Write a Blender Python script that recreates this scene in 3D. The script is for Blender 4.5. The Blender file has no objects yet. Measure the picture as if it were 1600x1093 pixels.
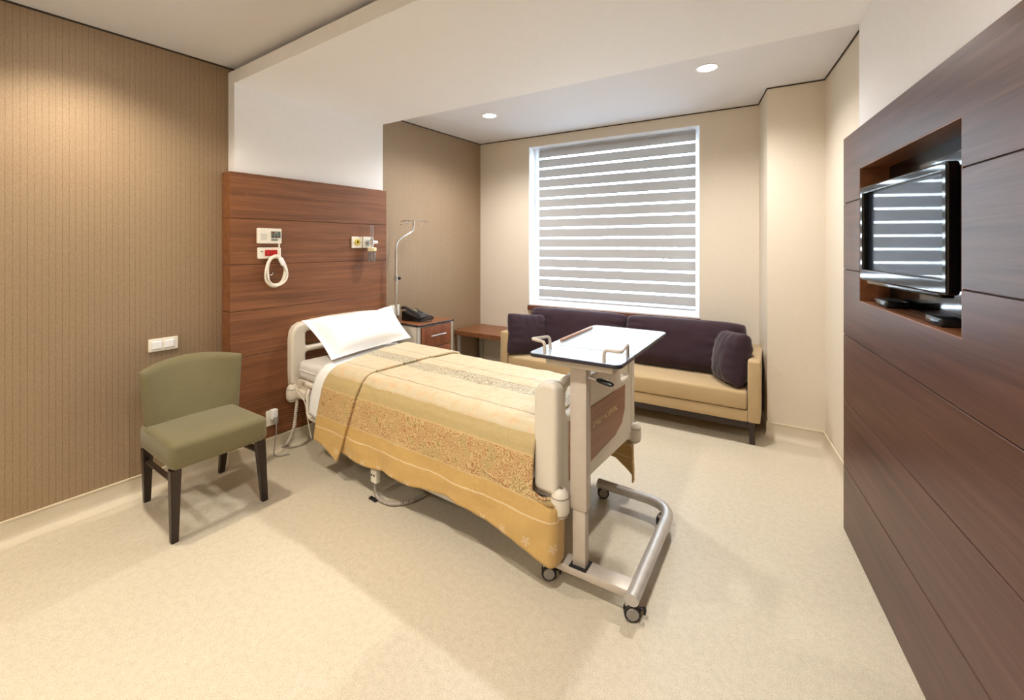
import bpy, bmesh, math, random
from mathutils import Vector, Matrix, noise
random.seed(7)
PI = math.pi
S = bpy.context.scene
COL = S.collection

# ------------------------------------------------------------------ helpers
def srgb(r, g, b):
    f = lambda c: (c/255/12.92) if c/255 <= .04045 else ((c/255+.055)/1.055)**2.4
    return (f(r), f(g), f(b), 1)

def tag(o, label, cat, group=None, kind=None):
    o['label'] = label; o['category'] = cat
    if group: o['group'] = group
    if kind: o['kind'] = kind
    return o

def thing(name, label, cat, loc=(0, 0, 0), rz=0, group=None):
    o = bpy.data.objects.new(name, None); COL.objects.link(o)
    o.empty_display_size = .1
    o.location = loc; o.rotation_euler = (0, 0, rz)
    return tag(o, label, cat, group)

def obj(name, bm, mats, parent=None, smooth=True, ang=.6):
    if isinstance(bm, bmesh.types.BMesh):
        me = bpy.data.meshes.new(name); bmesh.ops.recalc_face_normals(bm, faces=bm.faces[:])
        bm.to_mesh(me); bm.free()
    else:
        me = bm
    for m in (mats if isinstance(mats, (list, tuple)) else [mats]):
        me.materials.append(m)
    if smooth:
        me.polygons.foreach_set('use_smooth', [True]*len(me.polygons))
        me.set_sharp_from_angle(angle=ang)
    o = bpy.data.objects.new(name, me); COL.objects.link(o)
    if parent: o.parent = parent
    return o

def struct(name, bm, mats, parent=None, smooth=False):
    o = obj(name, bm, mats, parent, smooth)
    if not parent: o['kind'] = 'structure'
    return o

def NB(): return bmesh.new()

def bx(bm, x0, x1, y0, y1, z0, z1, r=0, seg=3, mat=None, mi=0):
    n0 = set(bm.faces)
    vs = bmesh.ops.create_cube(bm, size=1)['verts']
    for v in vs:
        v.co = Vector(((x0+x1)/2+v.co.x*(x1-x0), (y0+y1)/2+v.co.y*(y1-y0), (z0+z1)/2+v.co.z*(z1-z0)))
    if r > 0:
        es = list({e for v in vs for e in v.link_edges})
        bmesh.ops.bevel(bm, geom=es, offset=r, segments=seg, profile=.5, affect='EDGES')
    nf = [f for f in bm.faces if f not in n0]
    if mi:
        for f in nf: f.material_index = mi
    if mat is not None:
        for v in {v for f in nf for v in f.verts}: v.co = mat @ v.co
    return bm

def box(*a, **k): return bx(NB(), *a, **k)

def smooth_pts(p, n=8, closed=False):
    p = [Vector(q) for q in p]; out = []
    L = len(p)
    for i in range(L if closed else L-1):
        g = lambda k: p[k % L] if closed else p[min(max(k, 0), L-1)]
        a, b, c, d = g(i-1), g(i), g(i+1), g(i+2)
        for j in range(n):
            t = j/n
            out.append(.5*((2*b)+(c-a)*t+(2*a-5*b+4*c-d)*t*t+(3*b-a-3*c+d)*t**3))
    if not closed: out.append(p[-1])
    return out

def tube(bm, pts, r, seg=10, closed=False, sx=1, sy=1, rfun=None, roll=None):
    pts = [Vector(p) for p in pts]; n = len(pts); rings = []
    up = None
    for i, p in enumerate(pts):
        a = pts[(i-1) % n] if closed or i > 0 else p
        b = pts[(i+1) % n] if closed or i < n-1 else p
        t = (b-a).normalized()
        if up is None:
            up = Vector(roll) if roll else (Vector((0, 0, 1)) if abs(t.z) < .9 else Vector((1, 0, 0)))
        s = t.cross(up)
        if s.length < 1e-6: s = t.orthogonal()
        s.normalize(); up = s.cross(t).normalized()
        rr = rfun(i/(max(n-1, 1))) if rfun else r
        rings.append([bm.verts.new(p+s*(math.cos(2*PI*k/seg)*rr*sx)+up*(math.sin(2*PI*k/seg)*rr*sy)) for k in range(seg)])
    m = n if closed else n-1
    for i in range(m):
        A, B = rings[i], rings[(i+1) % n]
        for k in range(seg):
            bm.faces.new((A[k], A[(k+1) % seg], B[(k+1) % seg], B[k]))
    if not closed:
        bm.faces.new(rings[0][::-1]); bm.faces.new(rings[-1])
    return bm

def fillet(pts, r, n=6):
    pts = [Vector(p) for p in pts]; out = [pts[0]]
    for i in range(1, len(pts)-1):
        a, b, c = pts[i-1], pts[i], pts[i+1]
        u = (a-b); v = (c-b); rr = min(r, u.length*.49, v.length*.49)
        p, q = b+u.normalized()*rr, b+v.normalized()*rr
        for k in range(n+1):
            t = k/n
            out.append((1-t)**2*p+2*t*(1-t)*b+t*t*q)
    out.append(pts[-1]); return out

def lathe(bm, prof, seg=20, mat=None):
    """prof: (radius, height) pairs about z."""
    rings = []
    for r, z in prof:
        if r < 1e-6: rings.append([bm.verts.new((0, 0, z))])
        else: rings.append([bm.verts.new((r*math.cos(2*PI*k/seg), r*math.sin(2*PI*k/seg), z)) for k in range(seg)])
    for A, B in zip(rings, rings[1:]):
        for k in range(seg):
            k2 = (k+1) % seg
            if len(A) == 1 and len(B) == 1: continue
            if len(A) == 1: bm.faces.new((A[0], B[k], B[k2]))
            elif len(B) == 1: bm.faces.new((A[k], A[k2], B[0]))
            else: bm.faces.new((A[k], A[k2], B[k2], B[k]))
    if len(rings[0]) > 1: bm.faces.new(rings[0][::-1])
    if len(rings[-1]) > 1: bm.faces.new(rings[-1])
    if mat is not None:
        for ring in rings:
            for v in ring: v.co = mat @ v.co
    return bm

def AX(loc, axis):
    """matrix: local z -> axis, placed at loc."""
    a = Vector(axis).normalized()
    return Matrix.Translation(loc) @ a.to_track_quat('Z', 'Y').to_matrix().to_4x4()

def rrect(x0, x1, y0, y1, r, n=6):
    out = []
    r = r if isinstance(r, (list, tuple)) else (r,)*4   # bl, br, tr, tl
    for (cx, cy, a0, q) in ((x0, y0, PI, r[0]), (x1, y0, 1.5*PI, r[1]), (x1, y1, 0, r[2]), (x0, y1, .5*PI, r[3])):
        sx = 1 if cx == x0 else -1; sy = 1 if cy == y0 else -1
        for k in range(n+1):
            a = a0+k/n*PI/2
            out.append((cx+sx*q+q*math.cos(a), cy+sy*q+q*math.sin(a)))
    return out

def plate(outer, holes, t, bev=.0, M=None):
    """flat outline with holes in local xy, thickness t about z = 0; returns a mesh, transformed by M."""
    cu = bpy.data.curves.new('outline', 'CURVE'); cu.dimensions = '2D'; cu.fill_mode = 'BOTH'
    cu.extrude = max(t/2-bev, 1e-4); cu.bevel_depth = bev; cu.bevel_resolution = 3; cu.offset = -bev
    for pl in [outer]+list(holes):
        sp = cu.splines.new('POLY'); sp.points.add(len(pl)-1); sp.use_cyclic_u = True
        for p, q in zip(sp.points, pl): p.co = (q[0], q[1], 0, 1)
    o = bpy.data.objects.new('outline', cu); COL.objects.link(o)
    dg = bpy.context.evaluated_depsgraph_get(); dg.update()
    me = bpy.data.meshes.new_from_object(o.evaluated_get(dg))
    bpy.data.objects.remove(o); bpy.data.curves.remove(cu)
    me.materials.clear()
    if M is not None: me.transform(M)
    return me

YZ = Matrix(((0, 0, 1, 0), (1, 0, 0, 0), (0, 1, 0, 0), (0, 0, 0, 1)))      # local x->y, y->z, z->x
XZ = Matrix(((1, 0, 0, 0), (0, 0, -1, 0), (0, 1, 0, 0), (0, 0, 0, 1)))     # local x->x, y->z, z->-y

def prism(poly, z0, z1):
    bm = NB()
    a = [bm.verts.new((x, y, z0)) for x, y in poly]; b = [bm.verts.new((x, y, z1)) for x, y in poly]
    n = len(poly)
    for i in range(n): bm.faces.new((a[i], a[(i+1) % n], b[(i+1) % n], b[i]))
    bm.faces.new(a[::-1]); bm.faces.new(b); return bm

def wsweep(path, prof, side=1):
    """sweep an (offset, z) profile along a floor path; the room lies to the left when side = 1."""
    bm = NB(); P = [Vector(p) for p in path]; n = len(P); rows = []
    for i in range(n):
        d1 = (P[i]-P[i-1]).normalized() if i else (P[1]-P[0]).normalized()
        d2 = (P[i+1]-P[i]).normalized() if i < n-1 else d1
        n1 = Vector((-d1.y, d1.x)); n2 = Vector((-d2.y, d2.x))
        m = (n1+n2).normalized(); k = 1/max(m.dot(n1), .3)
        rows.append([bm.verts.new((P[i].x+m.x*k*o*side, P[i].y+m.y*k*o*side, z)) for o, z in prof])
    for A, B in zip(rows, rows[1:]):
        for k in range(len(prof)-1): bm.faces.new((A[k], A[k+1], B[k+1], B[k]))
    bm.faces.new(rows[0]); bm.faces.new(rows[-1][::-1])
    return bm

# ------------------------------------------------------------------ materials
class N:
    def __init__(s, name):
        s.m = bpy.data.materials.new(name); s.m.use_nodes = True
        s.t = s.m.node_tree; s.p = s.t.nodes['Principled BSDF']; s.out = s.t.nodes['Material Output']
    def n(s, typ, **k):
        x = s.t.nodes.new(typ)
        for a, v in k.items(): setattr(x, a, v)
        return x
    def l(s, a, b): s.t.links.new(a, b)
    def coord(s, kind='Object', scale=(1, 1, 1)):
        tc = s.n('ShaderNodeTexCoord'); mp = s.n('ShaderNodeMapping'); mp.inputs['Scale'].default_value = scale
        s.l(tc.outputs[kind], mp.inputs['Vector']); return mp.outputs['Vector']
    def noise(s, vec, scale, detail=3, rough=.55, dist=0):
        x = s.n('ShaderNodeTexNoise'); x.inputs['Scale'].default_value = scale; x.inputs['Detail'].default_value = detail
        x.inputs['Roughness'].default_value = rough; x.inputs['Distortion'].default_value = dist
        s.l(vec, x.inputs['Vector']); return x.outputs['Fac']
    def ramp(s, fac, stops, interp='LINEAR'):
        r = s.n('ShaderNodeValToRGB'); cr = r.color_ramp; cr.interpolation = interp
        while len(cr.elements) < len(stops): cr.elements.new(.5)
        for e, (p, c) in zip(cr.elements, stops): e.position = p; e.color = c
        s.l(fac, r.inputs['Fac']); return r.outputs['Color']
    def math(s, op, a, b=None, c=None):
        x = s.n('ShaderNodeMath', operation=op)
        for i, v in enumerate((a, b, c)):
            if v is None: continue
            if isinstance(v, (int, float)): x.inputs[i].default_value = v
            else: s.l(v, x.inputs[i])
        return x.outputs[0]
    def mix(s, fac, a, b, mode='MIX'):
        x = s.n('ShaderNodeMix', data_type='RGBA', blend_type=mode)
        for i, v in ((0, fac), (6, a), (7, b)):
            if isinstance(v, (int, float)): x.inputs[i].default_value = v
            elif isinstance(v, tuple): x.inputs[i].default_value = v
            else: s.l(v, x.inputs[i])
        return x.outputs[2]
    def bump(s, h, strength=.2, dist=.002):
        b = s.n('ShaderNodeBump'); b.inputs['Strength'].default_value = strength; b.inputs['Distance'].default_value = dist
        s.l(h, b.inputs['Height']); s.l(b.outputs['Normal'], s.p.inputs['Normal'])
    def set(s, **k):
        for a, v in k.items():
            i = s.p.inputs[a.replace('_', ' ')]
            if isinstance(v, (int, float, tuple)): i.default_value = v
            else: s.l(v, i)
        return s

def plain(name, c, rough=.5, metal=0, vary=.06, scale=30, bump=0, **k):
    x = N(name); v = x.coord(); f = x.noise(v, scale, 3)
    lo = tuple(q*(1-vary) for q in c[:3])+(1,); hi = tuple(min(q*(1+vary), 1) for q in c[:3])+(1,)
    x.set(Base_Color=x.ramp(f, [(.3, lo), (.7, hi)]), Roughness=rough, Metallic=metal)
    for a, q in k.items(): x.set(**{a: q})
    if bump: x.bump(f, bump, .001)
    return x.m

def wood(name, dark, mid, light, axis, rough=.34, spec=.5, coat=.0, fine=1.0):
    """axis: 0,1,2 the object axis the grain runs along."""
    x = N(name); sc = [30.0, 30.0, 30.0]; sc[axis] = 1.0
    s2 = [150.0, 150.0, 150.0]; s2[axis] = 4.0
    a = x.noise(x.coord(scale=sc), 1, 6, .6, .6); b = x.noise(x.coord(scale=s2), 1, 3, .6)
    base = x.ramp(a, [(.28, dark), (.5, mid), (.74, light)])
    pores = x.ramp(b, [(.35, (.62, .58, .55, 1)), (.6, (1, 1, 1, 1))])
    x.set(Base_Color=x.mix(.55*fine, base, x.mix(1, base, pores, 'MULTIPLY')), Roughness=rough, Specular_IOR_Level=spec, Coat_Weight=coat, Coat_Roughness=.2)
    x.bump(b, .12, .0006)
    return x.m

def fabric(name, c, rough=.85, scale=420, vary=.18, sheen=.25, blot=.08, bump=.25):
    x = N(name); v = x.coord()
    f = x.noise(v, scale, 2); g = x.noise(v, 5, 3)
    lo = tuple(q*(1-vary) for q in c[:3])+(1,); hi = tuple(min(q*(1+vary), 1) for q in c[:3])+(1,)
    col = x.ramp(f, [(.3, lo), (.7, hi)])
    bl = x.ramp(g, [(.3, (1-blot,)*3+(1,)), (.7, (1, 1, 1, 1))])
    x.set(Base_Color=x.mix(1, col, bl, 'MULTIPLY'), Roughness=rough, Sheen_Weight=sheen, Sheen_Roughness=.4, Specular_IOR_Level=.2)
    x.bump(f, bump, .001)
    return x.m

W_D, W_M, W_L = srgb(106, 65, 38), srgb(130, 82, 50), srgb(148, 98, 62)
M_woodY = wood('headboard panel laminate', W_D, W_M, W_L, 1, rough=.42)
M_woodX = wood('media panel laminate', srgb(74, 49, 41), srgb(92, 62, 52), srgb(107, 74, 62), 0, rough=.36, spec=.32, coat=.0)
M_woodTop = wood('cabinet top laminate', W_D, W_M, W_L, 1, rough=.35)
M_woodV = wood('drawer front laminate', srgb(100, 54, 34), srgb(130, 76, 50), srgb(150, 92, 62), 2, rough=.4)
M_sillwood = wood('window ledge wood', srgb(88, 48, 30), srgb(112, 66, 44), srgb(130, 80, 55), 0, rough=.4)
M_inlay = wood('footboard inlay laminate', srgb(134, 88, 62), srgb(150, 102, 74), srgb(165, 116, 86), 1, rough=.42, fine=.5)
M_groove = plain('panel groove shadow gap', srgb(70, 44, 30), .7)
M_ceil = plain('ceiling paint', srgb(224, 224, 229), .85, vary=.01)
M_white = plain('white wall paint', srgb(243, 243, 245), .7, vary=.01)
M_beige = plain('beige wall paint', srgb(219, 209, 192), .75, vary=.015, scale=60, bump=.05)
M_bead = plain('cove bead', srgb(226, 214, 188), .4, vary=.02)
M_gap = plain('ceiling shadow gap', srgb(60, 50, 42), .8)
M_winwhite = plain('window plastic', srgb(238, 241, 245), .35, vary=.01)
M_cream = plain('cream bed plastic', srgb(222, 214, 199), .38, vary=.015)
M_creamd = plain('cream joint line', srgb(120, 108, 92), .5)
M_steel = plain('brushed steel', srgb(190, 190, 190), .3, 1, vary=.04)
M_chrome = plain('chrome', srgb(222, 222, 222), .12, 1, vary=.01)
M_alu = plain('satin aluminium', srgb(206, 205, 204), .38, .85, vary=.03)
M_tablepaint = plain('warm grey table paint', srgb(200, 190, 178), .42, .2, vary=.03)
M_black = plain('black plastic', srgb(22, 21, 22), .35, vary=.1)
M_rubber = plain('dark rubber', srgb(30, 29, 29), .65, vary=.1)
M_grey = plain('grey wheel plastic', srgb(150, 146, 140), .5)
M_glossblack = plain('gloss black plastic', srgb(8, 8, 9), .07, vary=.05, Specular_IOR_Level=.45)
M_darkwood = wood('dark stained wood', srgb(30, 18, 14), srgb(44, 27, 21), srgb(56, 35, 27), 2, rough=.4)
M_olive = fabric('olive woven upholstery', srgb(118, 110, 80), .8)
M_tan = fabric('tan sofa velvet', srgb(190, 165, 126), .85, vary=.08, sheen=.3, blot=.05)
M_purple = fabric('aubergine velvet', srgb(56, 39, 48), .8, vary=.15, sheen=.25, blot=.2)
M_linen = fabric('white cotton', srgb(242, 242, 242), .8, vary=.02, sheen=.1, blot=.02, bump=.08)
M_mattress = fabric('mattress ticking', srgb(226, 222, 218), .8, vary=.03, blot=.05)
M_socket = plain('white switch plastic', srgb(238, 233, 220), .3, vary=.01)
M_red = plain('red socket plastic', srgb(205, 32, 26), .35)
M_redd = plain('dark red socket well', srgb(120, 14, 14), .45)
M_green = plain('dark green key', srgb(58, 92, 82), .4)
M_yellow = plain('yellow gas ring', srgb(205, 185, 60), .4)
M_label = plain('grey print', srgb(150, 150, 140), .6)
M_pale = plain('laminate table top', srgb(160, 172, 184), .16, vary=.01, Specular_IOR_Level=.45)
M_edge = plain('table edge band', srgb(40, 36, 50), .4)
M_gold = plain('pale gold lettering', srgb(228, 206, 160), .4, .1)
M_lcd = plain('phone display', srgb(120, 128, 96), .25)
M_key = plain('phone keys', srgb(96, 98, 102), .45)
M_redmark = plain('red lever plastic', srgb(190, 40, 20), .4)

def mk_floor():
    x = N('cream speckled vinyl'); v = x.coord()
    a = x.noise(v, 260, 2, .6); b = x.noise(v, 42, 4, .65); c = x.noise(v, 1.6, 3)
    col = x.ramp(a, [(.3, srgb(190, 180, 158)), (.5, srgb(212, 202, 181)), (.72, srgb(223, 215, 198))])
    m = x.ramp(b, [(.32, (.90, .89, .87, 1)), (.6, (1, 1, 1, 1))])
    d = x.ramp(c, [(.3, (.97, .965, .955, 1)), (.7, (1, 1, 1, 1))])
    x.set(Base_Color=x.mix(1, x.mix(1, col, m, 'MULTIPLY'), d, 'MULTIPLY'), Roughness=.42, Specular_IOR_Level=.4)
    x.bump(b, .08, .001)
    return x.m
M_floor = mk_floor()
M_cove = plain('cove flooring', srgb(206, 195, 174), .5, vary=.05, scale=200)

def mk_paper():
    x = N('brown embossed wallpaper'); v = x.coord()
    sep = x.n('ShaderNodeSeparateXYZ'); x.l(v, sep.inputs[0]); y, z = sep.outputs['Y'], sep.outputs['Z']
    fr = x.math('FRACT', x.math('MULTIPLY', y, 1/.0232))
    line = x.math('LESS_THAN', x.math('ABSOLUTE', x.math('SUBTRACT', fr, .5)), .045)
    vo = x.n('ShaderNodeTexVoronoi', feature='DISTANCE_TO_EDGE'); vo.inputs['Scale'].default_value = 1
    mp = x.coord(scale=(60, 130, 48)); x.l(mp, vo.inputs['Vector'])
    cell = x.math('LESS_THAN', vo.outputs['Distance'], .09)
    nz = x.noise(v, 700, 2)
    base = x.ramp(nz, [(.3, srgb(147, 124, 98)), (.7, srgb(169, 146, 119))])
    base = x.mix(x.math('MULTIPLY', line, .55), base, srgb(100, 80, 54))
    base = x.mix(x.math('MULTIPLY', cell, .16), base, srgb(196, 172, 140))  # emboss sparkle put into the colour as lighter cell edges
    x.set(Base_Color=base, Roughness=x.math('SUBTRACT', .46, x.math('MULTIPLY', cell, .16)), Metallic=.25, Specular_IOR_Level=.5)
    h = x.math('ADD', x.math('MULTIPLY', cell, .5), x.math('ADD', x.math('MULTIPLY', nz, .5), x.math('MULTIPLY', line, -1.2)))
    x.bump(h, .8, .0016)
    return x.m
M_paper = mk_paper()

def mk_spread():
    x = N('gold striped quilt satin')
    tc = x.n('ShaderNodeTexCoord'); sep = x.n('ShaderNodeSeparateXYZ'); x.l(tc.outputs['UV'], sep.inputs[0])
    u, t0 = sep.outputs['X'], sep.outputs['Y']
    cmb = x.n('ShaderNodeCombineXYZ'); x.l(u, cmb.inputs[0]); x.l(t0, cmb.inputs[1]); uv = cmb.outputs[0]
    wob = x.math('MULTIPLY', x.math('SUBTRACT', x.noise(uv, 9, 2), .5), .014)
    t = x.math('ADD', t0, wob)
    f = x.math('ADD', x.math('DIVIDE', t, 1.9), .5)
    R = lambda q: q/1.9+.5
    W = (1, 1, 1, 1); K = (0, 0, 0, 1)
    dk, ps, gp, pl, gb = srgb(203, 167, 104), srgb(206, 180, 130), srgb(190, 169, 122), srgb(203, 189, 156), srgb(206, 195, 166)
    col = x.ramp(f, [(0, dk), (R(-.688), ps), (R(-.517), gp), (R(-.44), pl), (R(-.16), gb), (R(-.045), pl), (R(.44), gp), (R(.517), ps), (R(.688), dk)], 'CONSTANT')
    # scrollwork on the two bands
    vo = x.n('ShaderNodeTexVoronoi', feature='F1'); vo.inputs['Scale'].default_value = 30; x.l(uv, vo.inputs['Vector'])
    nz = x.noise(uv, 34, 3, .6)
    ring = x.math('SINE', x.math('ADD', x.math('MULTIPLY', vo.outputs['Distance'], 27), x.math('MULTIPLY', nz, 16)))
    scroll = x.math('GREATER_THAN', ring, .35)
    mask_p = x.ramp(f, [(0, K), (R(-.68), W), (R(-.525), K), (R(.525), W), (R(.68), K)], 'CONSTANT')
    mask_g = x.ramp(f, [(0, K), (R(-.155), W), (R(-.05), K)], 'CONSTANT')
    ink = x.ramp(x.noise(uv, 13, 2), [(.42, srgb(138, 112, 58)), (.5, srgb(172, 104, 60)), (.6, srgb(158, 90, 50))])
    col = x.mix(x.math('MULTIPLY', x.math('MULTIPLY', scroll, .75), mask_p), col, ink)
    nz2 = x.noise(uv, 46, 2)
    ring2 = x.math('SINE', x.math('ADD', x.math('MULTIPLY', vo.outputs['Distance'], 30), x.math('MULTIPLY', nz2, 20)))
    col = x.mix(x.math('MULTIPLY', x.math('MULTIPLY', x.math('GREATER_THAN', ring2, .1), .9), mask_g), col, srgb(118, 100, 64))
    # soft flowers on the pale field
    mask_t = x.ramp(f, [(0, K), (R(-.44), W), (R(-.16), K), (R(-.045), W), (R(.44), K)], 'CONSTANT')
    fl = x.ramp(x.noise(uv, 19, 3, .6), [(.5, K), (.62, W)])
    col = x.mix(x.math('MULTIPLY', x.math('MULTIPLY', fl, .6), mask_t), col, srgb(212, 174, 134))
    # dark seams and the pale wavy braid
    w = .004
    dl = []
    for s in (-.82, -.688, -.517, -.44, -.335, -.25, -.16, -.045, .06, .235, .34, .44, .517, .688, .82): dl += [(R(s-w/2), W), (R(s+w/2), K)]
    seam = x.ramp(f, [(0, K)]+dl[:30], 'CONSTANT')
    col = x.mix(x.math('MULTIPLY', seam, .65), col, srgb(128, 92, 44))
    br = x.ramp(f, [(0, K), (R(-.751), W), (R(-.743), K), (R(.743), W), (R(.751), K)], 'CONSTANT')
    col = x.mix(x.math('MULTIPLY', br, .8), col, srgb(228, 208, 168))
    # little silver sprigs on the lowest strip
    mask_h = x.ramp(f, [(0, K), (R(-.872), W), (R(-.815), K), (R(.815), W), (R(.872), K)], 'CONSTANT')
    fr = x.math('FRACT', x.math('MULTIPLY', u, 8.5))
    du = x.math('DIVIDE', x.math('SUBTRACT', fr, .5), 8.5); dv = x.math('SUBTRACT', x.math('ABSOLUTE', t0), .846)
    rr = x.math('SQRT', x.math('ADD', x.math('MULTIPLY', du, du), x.math('MULTIPLY', dv, dv)))
    pet = x.math('ADD', .015, x.math('MULTIPLY', x.math('SINE', x.math('MULTIPLY', x.math('ARCTAN2', dv, du), 5)), .007))
    sp = x.math('MULTIPLY', x.math('LESS_THAN', rr, pet), x.math('ADD', .5, x.math('MULTIPLY', x.noise(uv, 160, 2), .8)))
    col = x.mix(x.math('MULTIPLY', x.math('MULTIPLY', sp, .45), mask_h), col, srgb(226, 212, 186))
    x.set(Base_Color=col, Roughness=.48, Sheen_Weight=.25, Sheen_Roughness=.35, Specular_IOR_Level=.4)
    mpv = x.n('ShaderNodeMapping'); mpv.inputs['Scale'].default_value = (60, 7, 1); x.l(uv, mpv.inputs['Vector'])
    pucker = x.noise(mpv.outputs['Vector'], 1, 2)
    h = x.math('ADD', x.math('MULTIPLY', pucker, .6), x.math('ADD', x.math('MULTIPLY', seam, -.6), x.math('MULTIPLY', x.noise(uv, 30, 2), .5)))
    x.bump(h, .7, .008)
    return x.m
M_spread = mk_spread()

def mk_glass(name, tint=(1, 1, 1, 1), gl=.0):
    x = N(name); tr = x.n('ShaderNodeBsdfTransparent'); tr.inputs[0].default_value = tint
    g = x.n('ShaderNodeBsdfGlossy'); g.inputs['Roughness'].default_value = .03
    fr = x.n('ShaderNodeFresnel'); fr.inputs['IOR'].default_value = 1.45
    mx = x.n('ShaderNodeMixShader'); x.l(fr.outputs[0], mx.inputs[0]); x.l(tr.outputs[0], mx.inputs[1]); x.l(g.outputs[0], mx.inputs[2])
    d = x.n('ShaderNodeBsdfTranslucent'); d.inputs[0].default_value = (.9, .9, .9, 1)
    m2 = x.n('ShaderNodeMixShader'); m2.inputs[0].default_value = gl; x.l(mx.outputs[0], m2.inputs[1]); x.l(d.outputs[0], m2.inputs[2])
    x.l(m2.outputs[0], x.out.inputs['Surface']); return x.m
M_glass = mk_glass('clear glass', (.97, .985, .99, 1))
M_plasticclear = mk_glass('clear plastic', (.965, .965, .965, 1), .22)

def mk_blind(name, c, trans, fac_t, clear=0):
    x = N(name); v = x.coord(); f = x.noise(v, 3, 2)
    d = x.n('ShaderNodeBsdfDiffuse'); d.inputs[0].default_value = c
    t = x.n('ShaderNodeBsdfTranslucent'); t.inputs[0].default_value = trans
    wv = x.noise(x.coord(scale=(900, 900, 900)), 1, 2)
    x.l(x.ramp(wv, [(.3, tuple(q*.9 for q in c[:3])+(1,)), (.7, c)]), d.inputs[0])
    m = x.n('ShaderNodeMixShader'); m.inputs[0].default_value = fac_t
    x.l(d.outputs[0], m.inputs[1]); x.l(t.outputs[0], m.inputs[2]); last = m.outputs[0]
    if clear:
        tr = x.n('ShaderNodeBsdfTransparent'); m2 = x.n('ShaderNodeMixShader'); m2.inputs[0].default_value = clear
        x.l(last, m2.inputs[1]); x.l(tr.outputs[0], m2.inputs[2]); last = m2.outputs[0]
    x.l(last, x.out.inputs['Surface']); return x.m
M_band = mk_blind('woven blind band', srgb(166, 160, 154), (.5, .48, .46, 1), .028)
M_soft = mk_blind('painted blind glow edge', srgb(172, 173, 176), (.6, .66, .74, 1), .009)  # bluish strip colours in the glow beside each sheer line
M_sheer = mk_blind('sheer blind band', srgb(238, 240, 242), (.85, .92, 1, 1), .7, .35)

def mk_emit(name, c, s):
    x = N(name); x.set(Base_Color=(.9, .9, .9, 1), Emission_Color=c, Emission_Strength=s); return x.m
M_lamp = mk_emit('lit lamp lens', (1, .93, .82, 1), 40)
M_screen = plain('television screen', srgb(26, 32, 46), .3, vary=.02, Specular_IOR_Level=.1, Coat_Weight=.45, Coat_Roughness=.03)

# ------------------------------------------------------------------ room shell
TH = math.radians(3.08); CZ = 2.46
A = Vector((0, 3.816))
DB = Vector((math.cos(TH), math.sin(TH))); NBK = Vector((-math.sin(TH), math.cos(TH)))
def B(s, d): q = A+DB*s+NBK*d; return (q.x, q.y)
RD = Vector((.1797, -.9837)); RN = Vector((-.9837, -.1797))           # media wall: along (towards the camera), out into the room
RO = Vector((3.141, 2.632))
def RP(s, o): q = RO+RD*s+RN*o; return (q.x, q.y)
Y0 = -2.2

struct('floor', box(-.2, 4.6, Y0-.2, 4.5, -.1, 0), M_floor)
struct('ceiling', box(-.2, 4.6, Y0-.2, 4.5, CZ, CZ+.1), M_ceil)
struct('wall_left', box(-.15, 0, Y0-.2, 4.0, 0, CZ+.05), M_paper)
# back wall with the window opening
s0, s1, wz0, wz1, WT = .61, 2.243, .733, 2.357, .26
bm = NB()
for a, b, z0, z1 in ((-.2, s0, 0, CZ+.05), (s1, 2.9, 0, CZ+.05), (s0, s1, 0, wz0), (s0, s1, wz1, CZ+.05)):
    v = [B(a, 0), B(b, 0), B(b, WT), B(a, WT)]
    lo = [bm.verts.new((x, y, z0)) for x, y in v]; hi = [bm.verts.new((x, y, z1)) for x, y in v]
    for i in range(4): bm.faces.new((lo[i], lo[(i+1) % 4], hi[(i+1) % 4], hi[i]))
    bm.faces.new(lo[::-1]); bm.faces.new(hi)
struct('wall_back', bm, M_beige)
struct('wall_corner', prism([(2.672, 3.955), (2.754, 3.597), (3.086, 3.615), (3.4, 3.63), (3.4, 4.35), (2.65, 4.33)], 0, CZ+.05), M_beige)
rw0 = RP(-1.02, -.126); rw1 = RP(5.2, -.126)
struct('wall_right', prism([rw0, rw1, RP(5.2, -.27), RP(-1.02, -.27)], 0, CZ+.05), M_beige)
struct('wall_front', box(-.2, 4.6, Y0-.2, Y0, 0, CZ+.05), M_beige)

# white portal: slab by the bed, lowered top, slab over the media wall
px1 = .085; pzb, pzt = 2.346, 2.425; y_a, y_b = 1.281, 2.413
bm = NB()
bx(bm, .004, px1, y_a, y_b, .1, pzt)
q0, q1 = RP(.12, -.03), RP(1.42, -.03)
lo = [(px1, y_a), (q1[0], y_a-.03), (q0[0], q0[1]), (px1, y_b)]
a = [bm.verts.new((x, y, pzb)) for x, y in lo]; b = [bm.verts.new((x, y, pzt)) for x, y in lo]
for i in range(4): bm.faces.new((a[i], a[(i+1) % 4], b[(i+1) % 4], b[i]))
bm.faces.new(a[::-1]); bm.faces.new(b)
lg = [RP(.12, -.03), RP(1.42, -.03), RP(1.42, -.12), RP(.12, -.12)]
a = [bm.verts.new((x, y, 1.859)) for x, y in lg]; b = [bm.verts.new((x, y, pzt)) for x, y in lg]
for i in range(4): bm.faces.new((a[i], a[(i+1) % 4], b[(i+1) % 4], b[i]))
bm.faces.new(a[::-1]); bm.faces.new(b)
struct('trim_1', bm, M_white)

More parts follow.
